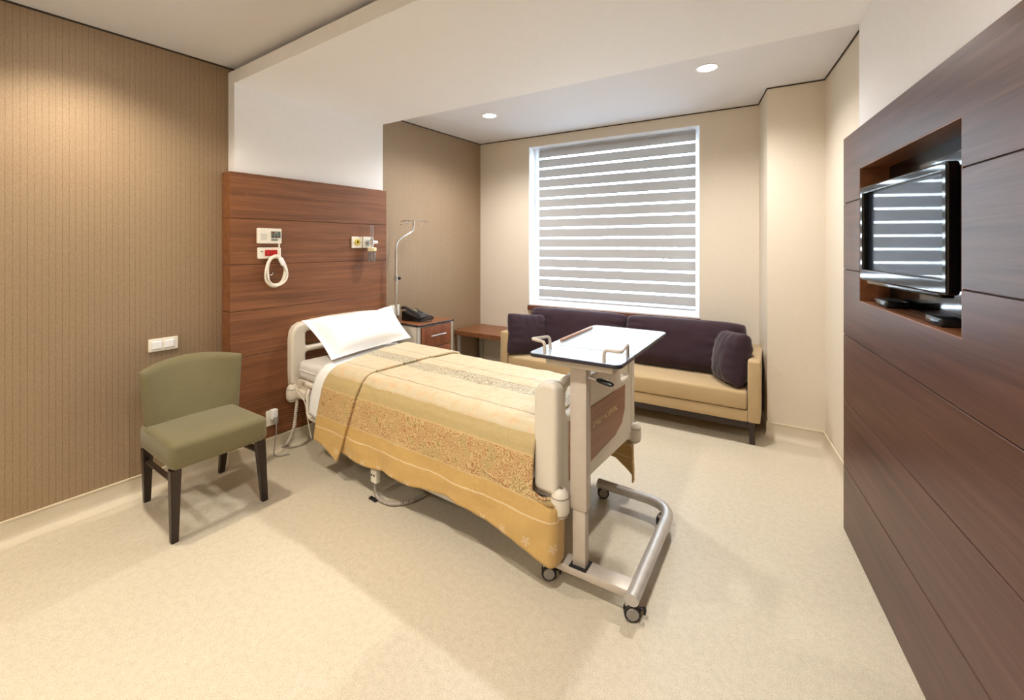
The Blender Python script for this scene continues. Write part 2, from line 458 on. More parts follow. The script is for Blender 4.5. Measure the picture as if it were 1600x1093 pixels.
# shadow gap under the ceiling, coved flooring up the walls
gp = [(0, CZ-.009), (.004, CZ-.009), (.004, CZ-.0005), (0, CZ-.0005)]
struct('trim_2', wsweep([(0, Y0), (0, 3.816), B(2.671, 0), (2.754, 3.597), (3.086, 3.615), rw1], gp, -1), M_gap)
cove = [(0, .1), (.007, .1), (.007, .045), (.012, .026), (.024, .010), (.045, .002), (.06, .0006), (0, .0006)]
bead = [(0, .1), (.0, .106), (.009, .106), (.009, .1)]
def baseboard(name, path):
    o = struct(name, wsweep(path, cove, -1), M_cove, smooth=True)
    struct('bead', wsweep(path, bead, -1), M_bead, o)
baseboard('baseboard_left', [(0, Y0), (0, 1.243), (.113, 1.243), (.113, 2.437), (0, 2.437), (0, 3.814)])
baseboard('baseboard_back', [B(.0, 0), B(2.672, 0)])
baseboard('baseboard_corner', [(2.672, 3.955), (2.754, 3.597), (3.086, 3.615)])
baseboard('baseboard_right', [(3.086, 3.613), RP(-.005, -.126)])

# window: white lined reveal, frame, pane, ledge
def bsheet(bm, a, b, d0, d1, z0, z1, mi=0):
    v = [B(a, d0), B(b, d0), B(b, d1), B(a, d1)]
    lo = [bm.verts.new((x, y, z0)) for x, y in v]; hi = [bm.verts.new((x, y, z1)) for x, y in v]
    fs = [bm.faces.new((lo[i], lo[(i+1) % 4], hi[(i+1) % 4], hi[i])) for i in range(4)]+[bm.faces.new(lo[::-1]), bm.faces.new(hi)]
    for f in fs: f.material_index = mi
    return bm
bm = NB()
bsheet(bm, s0, s0+.006, -.002, WT, wz0, wz1); bsheet(bm, s1-.006, s1, -.002, WT, wz0, wz1)
bsheet(bm, s0, s1, -.002, WT, wz1-.006, wz1); bsheet(bm, s0, s1, .02, WT, wz0, wz0+.012)
win = struct('window_1', bm, M_winwhite)
bm = NB()
for a, b, z0, z1 in ((s0+.006, s0+.066, wz0+.012, wz1-.006), (s1-.066, s1-.006, wz0+.012, wz1-.006), (s0+.066, s1-.066, wz0+.012, wz0+.072), (s0+.066, s1-.066, wz1-.066, wz1-.006)):
    bsheet(bm, a, b, .19, .24, z0, z1)
struct('window_frame', bm, M_winwhite, win)
bm = NB(); bsheet(bm, s0+.066, s1-.066, .212, .218, wz0+.072, wz1-.066); struct('glass_pane', bm, M_glass, win)
bm = NB(); bsheet(bm, s0-.005, s1+.008, -.022, .02, .69, wz0+.004); struct('window_ledge', bm, M_sillwood, win)

# day and night roller blind
bl = thing('roller_blind', 'white and grey horizontally striped roller blind drawn down over the window', 'blind', (*B(1.43, .115), .757), TH)
hw = .768
obj('headrail', bx(NB(), -hw, hw, .004, .05, 1.555, 1.592, .012), M_winwhite, bl)
bm = NB()
zc = [2.348-.1027*k-.757 for k in range(16)]
edges = [1.537]
cells = []
top = 1.628
for k, z in enumerate(zc):
    a, b = z+.0095, z-.0095
    cells.append((top, a+.010, 0)); cells.append((a+.010, a, 2)); cells.append((a, b, 1)); cells.append((b, b-.010, 2)); top = b-.010
cells.append((top, .022, 0))
cells = [c for c in cells if c[0]-c[1] > .001]
for (a, b, mi) in cells:
    v = [bm.verts.new((x, 0, z)) for x, z in ((-hw+.006, b), (hw-.006, b), (hw-.006, a), (-hw+.006, a))]
    f = bm.faces.new(v); f.material_index = mi
obj('fabric', bm, [M_band, M_sheer, M_soft], bl, smooth=False)
obj('bottom_rail', bx(NB(), -hw, hw, -.012, .012, .0, .026, .008), M_winwhite, bl)
bm = NB(); tube(bm, [(hw+.012, -.01, 1.55), (hw+.014, -.012, .75), (hw+.012, -.012, .08)], .0018, 6)
obj('pull_chain', bm, M_winwhite, bl)

# ------------------------------------------------------------------ downlights
def downlight(x, y, label, power, group='round recessed ceiling downlights', cone=150, blend=.9, colr=(1, .96, .92)):
    t = thing('downlight', label, 'ceiling light', (x, y, CZ), 0, group)
    bm = NB(); lathe(bm, [(.056, -.001), (.066, -.001), (.064, -.006), (.056, -.006), (.052, -.003)], 28); obj('trim_ring', bm, M_white, t)
    bm = NB(); lathe(bm, [(0, -.012), (.03, -.0115), (.047, -.008), (.054, -.002), (.054, -.0008), (0, -.0008)], 28); obj('lens', bm, M_lamp, t)
    L = bpy.data.lights.new('lamp', 'SPOT'); L.energy = power; L.color = colr; L.spot_size = math.radians(cone); L.spot_blend = blend
    L.shadow_soft_size = .05
    o = bpy.data.objects.new('lamp', L); COL.objects.link(o); o.location = (0, 0, -.03); o.parent = t
    return t
downlight(.735, 3.01, 'lit round ceiling downlight near the corner above the wooden side table', 92)
downlight(2.475, 2.965, 'lit round ceiling downlight near the boxed-out wall corner, right of right of window', 80)
downlight(.54, .60, 'round ceiling downlight over the olive chair', 70, cone=138, blend=.8, colr=(1, .88, .70))
downlight(2.45, .60, 'round ceiling downlight over the open floor before the media panel', 84, cone=165, blend=.9, colr=(1, .95, .88))
downlight(.56, -1.25, 'added fill downlight, unseen behind the viewer, by the papered wall', 100, colr=(1, .90, .75))  # added fill lamp, out of view, brightens the room from behind the camera
downlight(2.5, -1.25, 'added fill downlight, unseen behind the viewer, beside the far end of the media panel', 84, cone=165, blend=.9, colr=(1, .95, .88))  # second added fill lamp behind the camera, never in view

# ------------------------------------------------------------------ wood panels
t = thing('wood_wall_panel', 'warm brown grooved wood panel on the wall behind the bed', 'wall panel', (0, 0, 0))
obj('backing', box(.002, .104, 1.249, 2.429, .1065, 1.798), M_groove, t, False)
bm = NB(); gz = [.1065, .370, .657, .943, 1.229, 1.516, 1.80]
for z0, z1 in zip(gz, gz[1:]):
    bx(bm, .002, .11, 1.247, 2.431, z0+(.0015 if z0 > .11 else 0), z1-.0015, .0015, 1)
obj('boards', bm, M_woodY, t)

mp = thing('media_wall_panel', 'dark brown grooved wood panel with a recessed television niche', 'wall panel', (RO.x, RO.y, 0), math.atan2(RD.y, RD.x))
# local: x along the wall towards the viewer, y = into the room, z up.  RN is +90 deg from RD? keep the sign
SG = 1 if Vector((-RD.y, RD.x)).dot(RN) > 0 else -1
def mb(bm, a, b, o0, o1, z0, z1, **k): return bx(bm, a, b, min(SG*o0, SG*o1), max(SG*o0, SG*o1), z0, z1, **k)
n0, n1, nz0, nz1, PLn = .244, 1.074, 1.11, 1.68, 3.9
bm = NB()
for a, b, z0, z1 in ((.004, n0-.001, .004, 1.853), (n1+.001, PLn, .004, 1.853), (n0-.001, n1+.001, .004, nz0-.001), (n0-.001, n1+.001, nz1+.001, 1.853)):
    mb(bm, a, b, -.118, -.006, z0, z1)
obj('backing', bm, M_groove, mp, False)
rz_ = [.002, .309, .619, .929, 1.237, 1.547, 1.857]; bm = NB()
for z0, z1 in zip(rz_, rz_[1:]):
    a, b = z0+.002*(z0 > .01), z1-.002
    cuts = sorted({a, b, *[q for q in (nz0, nz1) if a < q < b]})
    for c0, c1 in zip(cuts, cuts[1:]):
        pass
    if b <= nz0 or a >= nz1: shapes = [[(0, a), (PLn, a), (PLn, b), (0, b)]]
    elif a < nz0: shapes = [[(0, a), (PLn, a), (PLn, b), (n1, b), (n1, nz0), (n0, nz0), (n0, b), (0, b)]]
    elif b > nz1: shapes = [[(0, a), (n0, a), (n0, nz1), (n1, nz1), (n1, a), (PLn, a), (PLn, b), (0, b)]]
    else: shapes = [[(0, a), (n0, a), (n0, b), (0, b)], [(n1, a), (PLn, a), (PLn, b), (n1, b)]]
    for sh in shapes:
        me = plate(sh, [], .02, .0012, Matrix.Translation((0, -SG*.01, 0)) @ XZ); bm.from_mesh(me); bpy.data.meshes.remove(me)
obj('boards', bm, M_woodX, mp, True, .3)
bm = NB(); D = -.1
mb(bm, n0-.001, n0+.004, D, -.001, nz0, nz1); mb(bm, n1-.004, n1+.001, D, -.001, nz0, nz1)
mb(bm, n0, n1, D, -.001, nz0-.001, nz0+.004); mb(bm, n0, n1, D, -.001, nz1-.004, nz1+.001)
obj('niche_lining', bm, wood('niche lining laminate', W_D, W_M, W_L, 0, rough=.4), mp, False)
bm = NB(); mb(bm, n0, n1, -.116, D, nz0, nz1); obj('niche_back', bm, M_glossblack, mp, False)

# television, flush with the panel face
tv = thing('television', 'black flat-screen television set in the wall niche, reflecting the striped blind', 'television', (*RP(.712, .004), 1.215), math.atan2(RD.y, RD.x)+SG*math.radians(-3))
tl, th_ = .306, .362
bz = .031
M = Matrix.Translation((0, SG*.006, th_/2)) @ Matrix.Rotation(PI/2, 4, 'X')
me = plate(rrect(-tl, tl, -th_/2, th_/2, .012), [rrect(-tl+.028, tl-.028, -th_/2+.042, th_/2-.028, .003)], .03, .006, M); obj('bezel', me, M_glossblack, tv)
obj('screen', bx(NB(), -tl+.024, tl-.024, min(SG*-.006, SG*.002), max(SG*-.006, SG*.002), .036, th_-.024), M_screen, tv, False)
bm = NB(); bx(bm, -tl+.012, tl-.012, min(-SG*.008, -SG*.05), max(-SG*.008, -SG*.05), .01, th_-.01, .008); bx(bm, -.2, .2, min(-SG*.045, -SG*.085), max(-SG*.045, -SG*.085), .03, th_-.06, .012)
obj('rear_housing', bm, M_black, tv)
bm = NB(); bx(bm, -tl+.05, tl-.05, min(SG*-.02, SG*.014), max(SG*-.02, SG*.014), -.012, .006, .005); obj('speaker_bar', bm, M_glossblack, tv)
bm = NB(); bx(bm, -.06, .06, min(-SG*.08, -SG*.099), max(-SG*.08, -SG*.099), .1, .24); obj('wall_bracket', bm, M_steel, tv)
for s_, w_, lab in ((.42, .13, 'flat black box on the niche floor under the far half of the television'), (.86, .10, 'small black box on the niche floor under the near end of the television')):
    t = thing('set_top_box', lab, 'set-top box', (*RP(s_, -.055), nz0+.0045), math.atan2(RD.y, RD.x), 'black boxes in the television niche')
    obj('case', bx(NB(), -w_/2, w_/2, -.036, .036, 0, .026, .006), M_black, t)
    obj('front_strip', bx(NB(), -w_/2+.01, w_/2-.01, min(SG*.034, SG*.0375), max(SG*.034, SG*.0375), .006, .019, .001), M_glossblack, t)

# ------------------------------------------------------------------ devices on the headboard panel
FX = .1105
def wplate(name, y0, y1, z0, z1, m, parent, d=.012, r=.006, x=FX): return obj(name, plate(rrect(y0, y1, z0, z1, r), [], d, .003, Matrix.Translation((x+d/2, 0, 0)) @ YZ), m, parent)
t = thing('nurse_call_unit', 'white nurse call unit with small dark and red keys, on the bed panel', 'call unit')
wplate('housing', 1.398, 1.548, 1.361, 1.459, M_socket, t, .022, .005)
wplate('key_panel', 1.478, 1.540, 1.398, 1.441, M_label, t, .003, .002, FX+.022)
for i, (yy, zz, mm) in enumerate([(1.483, 1.427, M_redd), (1.503, 1.427, M_label), (1.523, 1.427, M_green), (1.483, 1.414, M_green), (1.503, 1.414, M_green), (1.523, 1.414, M_green), (1.483, 1.401, M_black), (1.503, 1.401, M_black), (1.523, 1.401, M_black)]):
    wplate('key', yy, yy+.015, zz, zz+.009, mm, t, .003, .001, FX+.0245)
wplate('print_strip', 1.480, 1.522, 1.379, 1.393, M_label, t, .001, .001, FX+.0215)
bm = NB()
for k in range(6): bx(bm, FX+.0215, FX+.0225, 1.415, 1.455, 1.385+k*.007, 1.387+k*.007)
obj('speaker_slots', bm, M_label, t, False)
t = thing('wall_socket', 'white socket plate with a red twin insert, under the nurse call unit', 'socket')
wplate('cover_plate', 1.402, 1.549, 1.264, 1.336, M_socket, t, .012, .008)
ins = wplate('red_insert', 1.445, 1.523, 1.281, 1.320, M_red, t, .004, .002, FX+.012)
for yy in (1.465, 1.503):
    bm = NB(); lathe(bm, [(.013, .0), (.0165, .0), (.0165, .002), (.013, .002), (.012, -.006), (0, -.006)], 20, AX((FX+.0165, yy, 1.3005), (1, 0, 0))); obj('socket_well', bm, M_redd, ins)
wplate('indicator_window', 1.42, 1.432, 1.308, 1.314, M_green, t, .002, .001, FX+.0115)
# coiled call cord hanging on a hook
t = thing('call_cord', 'white looped call-button cord hanging from a hook on the bed panel', 'cord')
bm = NB()
for k in range(4):
    pts = []
    for a in range(40):
        th = 2*PI*a/40
        w = .064+.004*math.sin(3*th+k); h = .095+.004*math.cos(2*th+k*2)
        yy = 1.507+w*math.cos(th)*(1-.12*math.sin(th)); zz = 1.183+h*math.sin(th)
        pts.append((FX+.03+.006*((k % 2)*2-1)+.003*math.sin(2*th+k), yy+.005*math.cos(th)*((k//2)*2-1), zz+.005*math.sin(th)*((k//2)*2-1)))
    tube(bm, pts, .0055, 8, True)
obj('coil', bm, M_socket, t)
bm = NB(); tube(bm, smooth_pts([(FX+.025, 1.529, 1.362), (FX+.028, 1.529, 1.33), (FX+.033, 1.532, 1.28), (FX+.034, 1.548, 1.24)]), .0045, 8); obj('lead', bm, M_socket, t)
Mh = Matrix.Translation((FX+.045, 1.536, 1.247)) @ Matrix.Rotation(.45, 4, 'X')
bm = NB(); bx(bm, -.009, .009, -.014, .014, -.03, .02, .005, mat=Mh); obj('hand_button', bm, M_white, t)
bm = NB(); bx(bm, -.007, .007, -.007, .007, -.075, -.028, .004, mat=Mh); obj('plug_sleeve', bm, M_socket, t)
t = thing('cord_hook', 'small steel hook screwed to the bed panel inside the looped cord', 'hook')
bm = NB(); tube(bm, smooth_pts([(FX, 1.452, 1.168), (FX+.02, 1.455, 1.163), (FX+.035, 1.470, 1.160), (FX+.036, 1.481, 1.166), (FX+.03, 1.484, 1.174)]), .0028, 8); obj('hook', bm, M_chrome, t)
bm = NB(); lathe(bm, [(0, 0), (.008, 0), (.007, .003), (0, .003)], 14, AX((FX, 1.452, 1.168), (1, 0, 0))); obj('screw_plate', bm, M_chrome, t)
# gas outlets
def gas(y, mat, lab):
    t = thing('gas_outlet', lab, 'gas outlet', (FX, y, 1.373), 0, 'medical gas outlets on the bed panel')
    wplate('cover_plate', -.046, .046, -.044, .044, M_socket, t, .014, .004, 0)
    bm = NB(); lathe(bm, [(.014, 0), (.024, 0), (.024, .006), (.018, .008), (.014, .006)], 24, AX((.014, 0, 0), (1, 0, 0))); obj('colour_ring', bm, mat, t)
    bm = NB(); lathe(bm, [(0, .006), (.008, .006), (.009, .003), (.014, .003), (.014, 0), (0, 0)], 24, AX((.014, 0, 0), (1, 0, 0))); obj('valve', bm, M_black, t)
    for s in (-1, 1):
        bm = NB(); lathe(bm, [(0, .0015), (.003, .0012), (.003, 0), (0, 0)], 10, AX((.014, s*.034, 0), (1, 0, 0))); obj('screw', bm, M_steel, t)
gas(2.137, M_yellow, 'square white gas outlet with a yellow ring, empty')
gas(2.237, M_alu, 'square white gas outlet with the flowmeter plugged in')
t = thing('oxygen_flowmeter', 'clear flowmeter tube with humidifier bottle plugged into the gas outlet', 'flowmeter')
bm = NB(); tube(bm, [(FX+.021, 2.237, 1.373), (FX+.05, 2.237, 1.373)], .011, 14); tube(bm, [(FX+.044, 2.237, 1.373), (FX+.075, 2.237, 1.373)], .016, 14)
lathe(bm, [(0, -.04), (.009, -.04), (.009, -.02), (.015, -.016), (.015, .018), (.010, .024), (.010, .032), (0, .032)], 16, Matrix.Translation((FX+.062, 2.237, 1.373))); obj('valve_body', bm, M_chrome, t)
bm = NB(); tube(bm, [(FX+.062, 2.25, 1.373), (FX+.062, 2.285, 1.373)], .013, 12); obj('control_knob', bm, M_white, t)
bm = NB(); lathe(bm, [(0, .03), (.012, .03), (.012, .125), (.009, .13), (0, .13)], 18, Matrix.Translation((FX+.062, 2.237, 1.373))); obj('flow_tube', bm, M_plasticclear, t)
bm = NB(); lathe(bm, [(0, -.04), (.03, -.04), (.034, -.044), (.034, -.066), (.03, -.07), (0, -.07)], 20, Matrix.Translation((FX+.062, 2.237, 1.373))); obj('bottle_cap', bm, plain('cream bottle cap', srgb(236, 226, 180), .4), t)
bm = NB(); lathe(bm, [(.026, -.07), (.028, -.08), (.026, -.14), (.022, -.152), (0, -.152), (0, -.149), (.02, -.149), (.0235, -.138), (.0255, -.08), (.024, -.07)], 20, Matrix.Translation((FX+.062, 2.237, 1.373))); bo = obj('bottle', bm, M_plasticclear, t)
bm = NB(); tube(bm, [(FX+.062, 2.237, 1.303), (FX+.062, 2.237, 1.235)], .003, 8); obj('dip_tube', bm, M_white, bo)

# switches and sockets
def twogang(name, lab, x, y0, y1, z0, z1, n=2, cat='light switch'):
    t = thing(name, lab, cat, (x, (y0+y1)/2, (z0+z1)/2))
    w, h = (y1-y0)/2, (z1-z0)/2
    wplate('cover_plate', -w, w, -h, h, M_socket, t, .010, .005, 0)
    for k in range(n):
        a = -w+.012+k*(2*w-.02)/n; b = a+(2*w-.024)/n-.008
        wplate('rocker', a, b, -h+.014, h-.014, M_white, t, .005, .002, .0095)
    return t
twogang('light_switch', 'white double rocker light switch on the brown wallpaper above the chair', .0005, .879, 1.016, .760, .831)
twogang('wall_outlet', 'white double wall outlet behind the telephone and drip pole', .0005, 2.551, 2.658, .734, .830, 2, 'socket')
t = thing('wall_outlet', 'white outlet low on the bed panel, with a plug in it', 'socket')
wplate('cover_plate', 1.455, 1.525, .183, .282, M_socket, t, .010, .006)
t = thing('power_plug', 'white adaptor and grey plug with cable in the low panel outlet', 'plug')
bm = NB(); bx(bm, FX+.0105, FX+.045, 1.474, 1.514, .226, .290, .005); obj('adaptor', bm, M_white, t)
bm = NB(); lathe(bm, [(0, -.005), (.014, -.005), (.016, .012), (.010, .03), (.006, .042), (0, .042)], 14, AX((FX+.053, 1.494, .238), (.15, 0, -1))); obj('plug', bm, M_grey, t)
bm = NB(); tube(bm, smooth_pts([(FX+.058, 1.494, .200), (FX+.062, 1.490, .13), (FX+.06, 1.480, .05), (FX+.07, 1.477, .012), (FX+.10, 1.50, .006), (FX+.12, 1.545, .006)]), .0035, 8); obj('cable', bm, M_grey, t)

# ------------------------------------------------------------------ chair
t = thing('side_chair', 'olive green upholstered armless chair with dark legs against the papered wall', 'chair', (0, 0, 0))
bm = NB(); bx(bm, .235, .668, .768, 1.192, .335, .458, .028, 4)
for v in bm.verts:
    q = (v.co.x-.235)/.433; e = (v.co.y-.98)/.212
    if v.co.z > .42: v.co.z += .012*(1-e*e)*math.sin(PI*min(max(q, 0), 1))
    v.co.y = .98+(v.co.y-.98)*(1-.03*(1-q))
obj('seat', bm, M_olive, t)
bm = NB(); tube(bm, fillet([(.30, .779, .441), (.656, .777, .441), (.656, 1.183, .441), (.30, 1.181, .441)], .03), .005, 8); obj('seat_piping', bm, M_olive, t)
# backrest: concave in plan, raked, arched top
bm = NB(); nu, nv = 28, 16; th = .062
def back_pt(u, v, side):
    w = .205+.030*v; y = .997+u*w
    zt = .722+.030*(1-u*u); z = .36+(zt-.36)*v
    x = .330-.105*(1-u*u)*v**1.2-.02*v
    ed = min(1, (1-abs(u))/.09)**.5 if abs(u) < 1 else 0
    et = min(1, (1-v)/.07)**.5 if v < 1 else 0
    k = th/2*max(min(ed, et), .28)
    return Vector((x-.03+side*k, y, z+side*k*.25))
g = {}
for sd in (1, -1):
    for i in range(nu+1):
        for j in range(nv+1):
            uu = -1+2*i/nu; uu = math.copysign(1-(1-abs(uu))**1.3, uu); vv = 1-(1-j/nv)**1.3
            g[sd, i, j] = bm.verts.new(back_pt(uu, vv, sd))
for sd in (1, -1):
    for i in range(nu):
        for j in range(nv): bm.faces.new((g[sd, i, j], g[sd, i+1, j], g[sd, i+1, j+1], g[sd, i, j+1]))
for i in range(nu):
    for j in (0, nv): bm.faces.new((g[1, i, j], g[1, i+1, j], g[-1, i+1, j], g[-1, i, j]))
for j in range(nv):
    for i in (0, nu): bm.faces.new((g[1, i, j], g[1, i, j+1], g[-1, i, j+1], g[-1, i, j]))
obj('backrest', bm, M_olive, t, ang=1.2)
def taper(p0, p1, a0, a1):
    bm = NB(); A = [bm.verts.new((p0[0]+sx*a0, p0[1]+sy*a0, p0[2])) for sx, sy in ((-1, -1), (1, -1), (1, 1), (-1, 1))]
    Bv = [bm.verts.new((p1[0]+sx*a1, p1[1]+sy*a1, p1[2])) for sx, sy in ((-1, -1), (1, -1), (1, 1), (-1, 1))]
    for i in range(4): bm.faces.new((A[i], A[(i+1) % 4], Bv[(i+1) % 4], Bv[i]))
    bm.faces.new(A[::-1]); bm.faces.new(Bv)
    bmesh.ops.bevel(bm, geom=[e for e in bm.edges], offset=.002, segments=2, affect='EDGES'); return bm
for s in (-1, 1):
    obj('leg', taper((.618, .995+s*.2, .0), (.628, .98+s*.186, .337), .014, .021), M_darkwood, t)
    obj('leg', taper((.112, 1.02+s*.178, .0), (.262, .98+s*.18, .337), .014, .021), M_darkwood, t)
    bm = NB(); tube(bm, [(.215, .985+s*.178, .262), (.615, .985+s*.187, .272)], .012, 4, sx=.9, sy=1.6); obj('stretcher', bm, M_darkwood, t, ang=.3)

# ------------------------------------------------------------------ hospital bed
BT = math.radians(-1.5); BO = (.15, 2.01, 0)
bed = thing('hospital_bed', 'cream hospital bed with slotted headboard and wood-inlaid footboard', 'bed', BO, BT)
# headboard
out_ = [(-.41, .40), (-.405, .385)]
def sym(p): return p+[(-x, y) for x, y in reversed(p)]
half = [(-.36, .395), (-.395, .40), (-.41, .42), (-.413, .5), (-.413, .72), (-.405, .775), (-.385, .808), (-.35, .826), (-.25, .838), (-.1, .845)]
outer = sym(half)
holes = [rrect(-.315, .315, .662, .765, .02), rrect(-.315, .315, .47, .625, .02)]
me = plate(outer, holes, .07, .016, Matrix.Translation((-.005, 0, 0)) @ YZ)
obj('headboard', me, M_cream, bed)
# footboard
half = [(-.37, .315), (-.40, .33), (-.41, .37), (-.41, .70), (-.40, .755), (-.37, .785), (-.30, .80), (-.235, .805), (-.20, .80), (-.185, .775), (-.165, .765), (-.05, .765)]
outer = sym(half)
holes = [rrect(-.345, -.235, .655, .765, .025), rrect(.235, .345, .655, .765, .025)]
fb = obj('footboard', plate(outer, holes, .045, .012, Matrix.Translation((2.028, 0, 0)) @ YZ), M_cream, bed)
for s in (-1, 1):
    me = plate(rrect(1.945, 2.053, .362, .803, (.028, .02, .03, .06)), [], .07, .018, Matrix.Translation((0, s*.397, 0)) @ XZ)
    obj('end_bolster', me, M_cream, fb)
inl = [(-.325, .385), (-.29, .372), (.15, .405), (.235, .44), (.275, .50), (.28, .625), (-.325, .625)]
obj('inlay_panel', plate(inl, [], .006, .001, Matrix.Translation((2.0518, 0, 0)) @ YZ), M_inlay, fb)
tx = bpy.data.curves.new('lettering', 'FONT'); tx.body = 'EMSEY HOSPITAL'; tx.size = .037; tx.extrude = .0008; tx.align_x = 'CENTER'; tx.shear = .0
o = bpy.data.objects.new('lettering', tx); COL.objects.link(o)
dg = bpy.context.evaluated_depsgraph_get(); dg.update(); me = bpy.data.meshes.new_from_object(o.evaluated_get(dg)); bpy.data.objects.remove(o); bpy.data.curves.remove(tx)
me.materials.clear(); me.transform(Matrix.Translation((2.0556, .035, .528)) @ YZ)
obj('lettering', me, M_gold, fb, False)
# corner bumpers on brackets
for lx, ly, lz, sgn in ((.02, -.405, .372, -1), (.02, .405, .372, -1), (2.055, -.405, .335, 1), (2.055, .405, .335, 1)):
    bm = NB(); lathe(bm, [(0, -.062), (.016, -.061), (.030, -.05), (.037, -.034), (.0385, -.012), (.0385, .012), (.034, .034), (.024, .05), (.014, .056), (0, .057)], 22, Matrix.Translation((lx, ly, lz)))
    b_ = obj('bumper', bm, M_cream, bed)
    for zz, rr in ((.026, .0368), (-.041, .0348)):
        pts = [(lx+math.cos(a*2*PI/24)*rr, ly+math.sin(a*2*PI/24)*rr, lz+zz) for a in range(24)]; bm = NB(); tube(bm, pts, .0012, 6, True); obj('seam_ring', bm, M_creamd, b_)
    obj('top_socket', bx(NB(), lx-.012, lx+.012, ly-.008, ly+.008, lz+.053, lz+.0585, .002), M_creamd, b_)
    ex = lx-sgn*.0; s = -1 if ly < 0 else 1
    bm = NB(); x0, x1 = sorted((lx, lx-sgn*.14)); bx(bm, x0, x1, min(ly, ly-s*.06), max(ly, ly-s*.06), lz-.03, lz+.03, .014); obj('corner_bracket', bm, M_cream, bed)
# frame, base and running gear
bm = NB()
for s in (-1, 1): bx(bm, .04, 2.0, s*.36-.02, s*.36+.02, .40, .455, .006)
for xx in (.10, .7, 1.3, 1.93): bx(bm, xx-.02, xx+.02, -.36, .36, .405, .45, .005)
obj('bed_frame', bm, M_cream, bed)
bm = NB()
for k in range(4): bx(bm, .10+k*.46, .54+k*.46, -.40, .40, .457, .473, .004)
obj('mattress_platform', bm, M_cream, bed)
bm = NB()
for s in (-1, 1): bx(bm, .42, 1.72, s*.36-.028, s*.36+.028, .115, .165, .008)
for xx in (.5, 1.62): bx(bm, xx-.03, xx+.03, -.34, .34, .115, .16, .008)
obj('base_frame', bm, M_alu, bed)
for xx in (.7, 1.4):
    bm = NB()
    for s in (-1, 1): tube(bm, [(xx, s*.26, .15), (xx+.16, s*.26, .42)], .022, 8)
    tube(bm, [(xx, -.26, .15), (xx, .26, .15)], .02, 8); obj('lift_arm', bm, M_steel, bed)
bm = NB(); bx(bm, .95, 1.3, -.1, .1, .19, .33, .02); obj('drive_motor', bm, M_rubber, bed)
for xx in (.56, 1.56):
    for s in (-.5, .5):
        bm = NB(); lathe(bm, [(0, -.014), (.045, -.014), (.05, -.009), (.05, .009), (.045, .014), (0, .014)], 22, AX((xx, s*.33, .0505), (0, 1, 0))); c_ = obj('caster', bm, M_rubber, bed)
        bm = NB(); bx(bm, xx-.03, xx+.03, s*.33-.022, s*.33+.022, .085, .115, .006); obj('caster_housing', bm, M_grey, c_)
# folded side rails
for s in (-1, 1):
    bm = NB(); tube(bm, fillet([(.255, s*.415, .44), (.255, s*.43, .415), (.26, s*.432, .27), (.80, s*.432, .27), (.80, s*.432, .41), (.30, s*.432, .41)], .05), .012, 10); obj('side_rail', bm, M_cream, bed)
bm = NB(); bx(bm, .20, .36, -.425, -.39, .448, .478, .012); obj('rail_bracket', bm, M_cream, bed)
bm = NB(); bx(bm, .235, .275, -.41, -.385, .405, .44, .006); obj('release_lever', bm, M_redmark, bed)
# ribbed cable sleeve from the head bumper down to the floor
pts = smooth_pts([(.05, -.385, .345), (.052, -.398, .25), (.05, -.412, .14), (.02, -.43, .055), (-.02, -.465, .018), (-.022, -.505, .0145), (-.022, -.53, .0145)], 60)
bm = NB(); n = len(pts); tube(bm, pts, .011, 10, rfun=lambda q: .0098+.0022*math.cos(q*2*PI*48)); obj('cable_sleeve', bm, plain('ribbed sleeve', srgb(196, 186, 172), .45), bed)
pts = smooth_pts([(.06, -.39, .42), (.13, -.425, .40), (.22, -.432, .36), (.245, -.425, .25), (.262, -.41, .13)], 8)
bm = NB(); tube(bm, pts, .003, 8); obj('cable', bm, M_cream, bed)
# wired hand control hanging under the near side
hc = obj('hand_control', bx(NB(), .905, .953, -.445, -.415, .072, .145, .006), M_socket, bed)
bm = NB()
for q in (.918, .938): lathe(bm, [(0, .001), (.006, .001), (.006, 0), (0, 0)], 10, AX((q, -.4455, .115), (0, -1, 0)))
obj('connector_hole', bm, M_black, hc)
pts = smooth_pts([(.928, -.43, .074), (.932, -.435, .045), (.95, -.44, .02), (1.0, -.455, .014), (1.08, -.445, .013), (1.14, -.38, .013), (1.16, -.28, .013)], 50)
bm = NB(); tube(bm, pts, .008, 10, rfun=lambda q: .004+.005*min(1, q*3)+.0012*math.cos(q*2*PI*40)); obj('control_cable', bm, plain('ribbed cable', srgb(170, 160, 150), .45), bed)
bm = NB(); bx(bm, .93, .985, -.475, -.455, 0.001, .012, .003); obj('cable_clip', bm, M_black, bed)

# mattress
mt = thing('mattress', 'pale hospital mattress on the cream bed, showing at the head corner', 'mattress', BO, BT)
bm = NB(); bx(bm, .085, 1.955, -.405, .335, .475, .594, .035, 5); obj('mattress_core', bm, M_mattress, mt)
bm = NB(); tube(bm, [(x, y, .537) for x, y in rrect(.084, 1.956, -.406, .336, .035)], .004, 6, True); obj('piping', bm, M_mattress, mt)

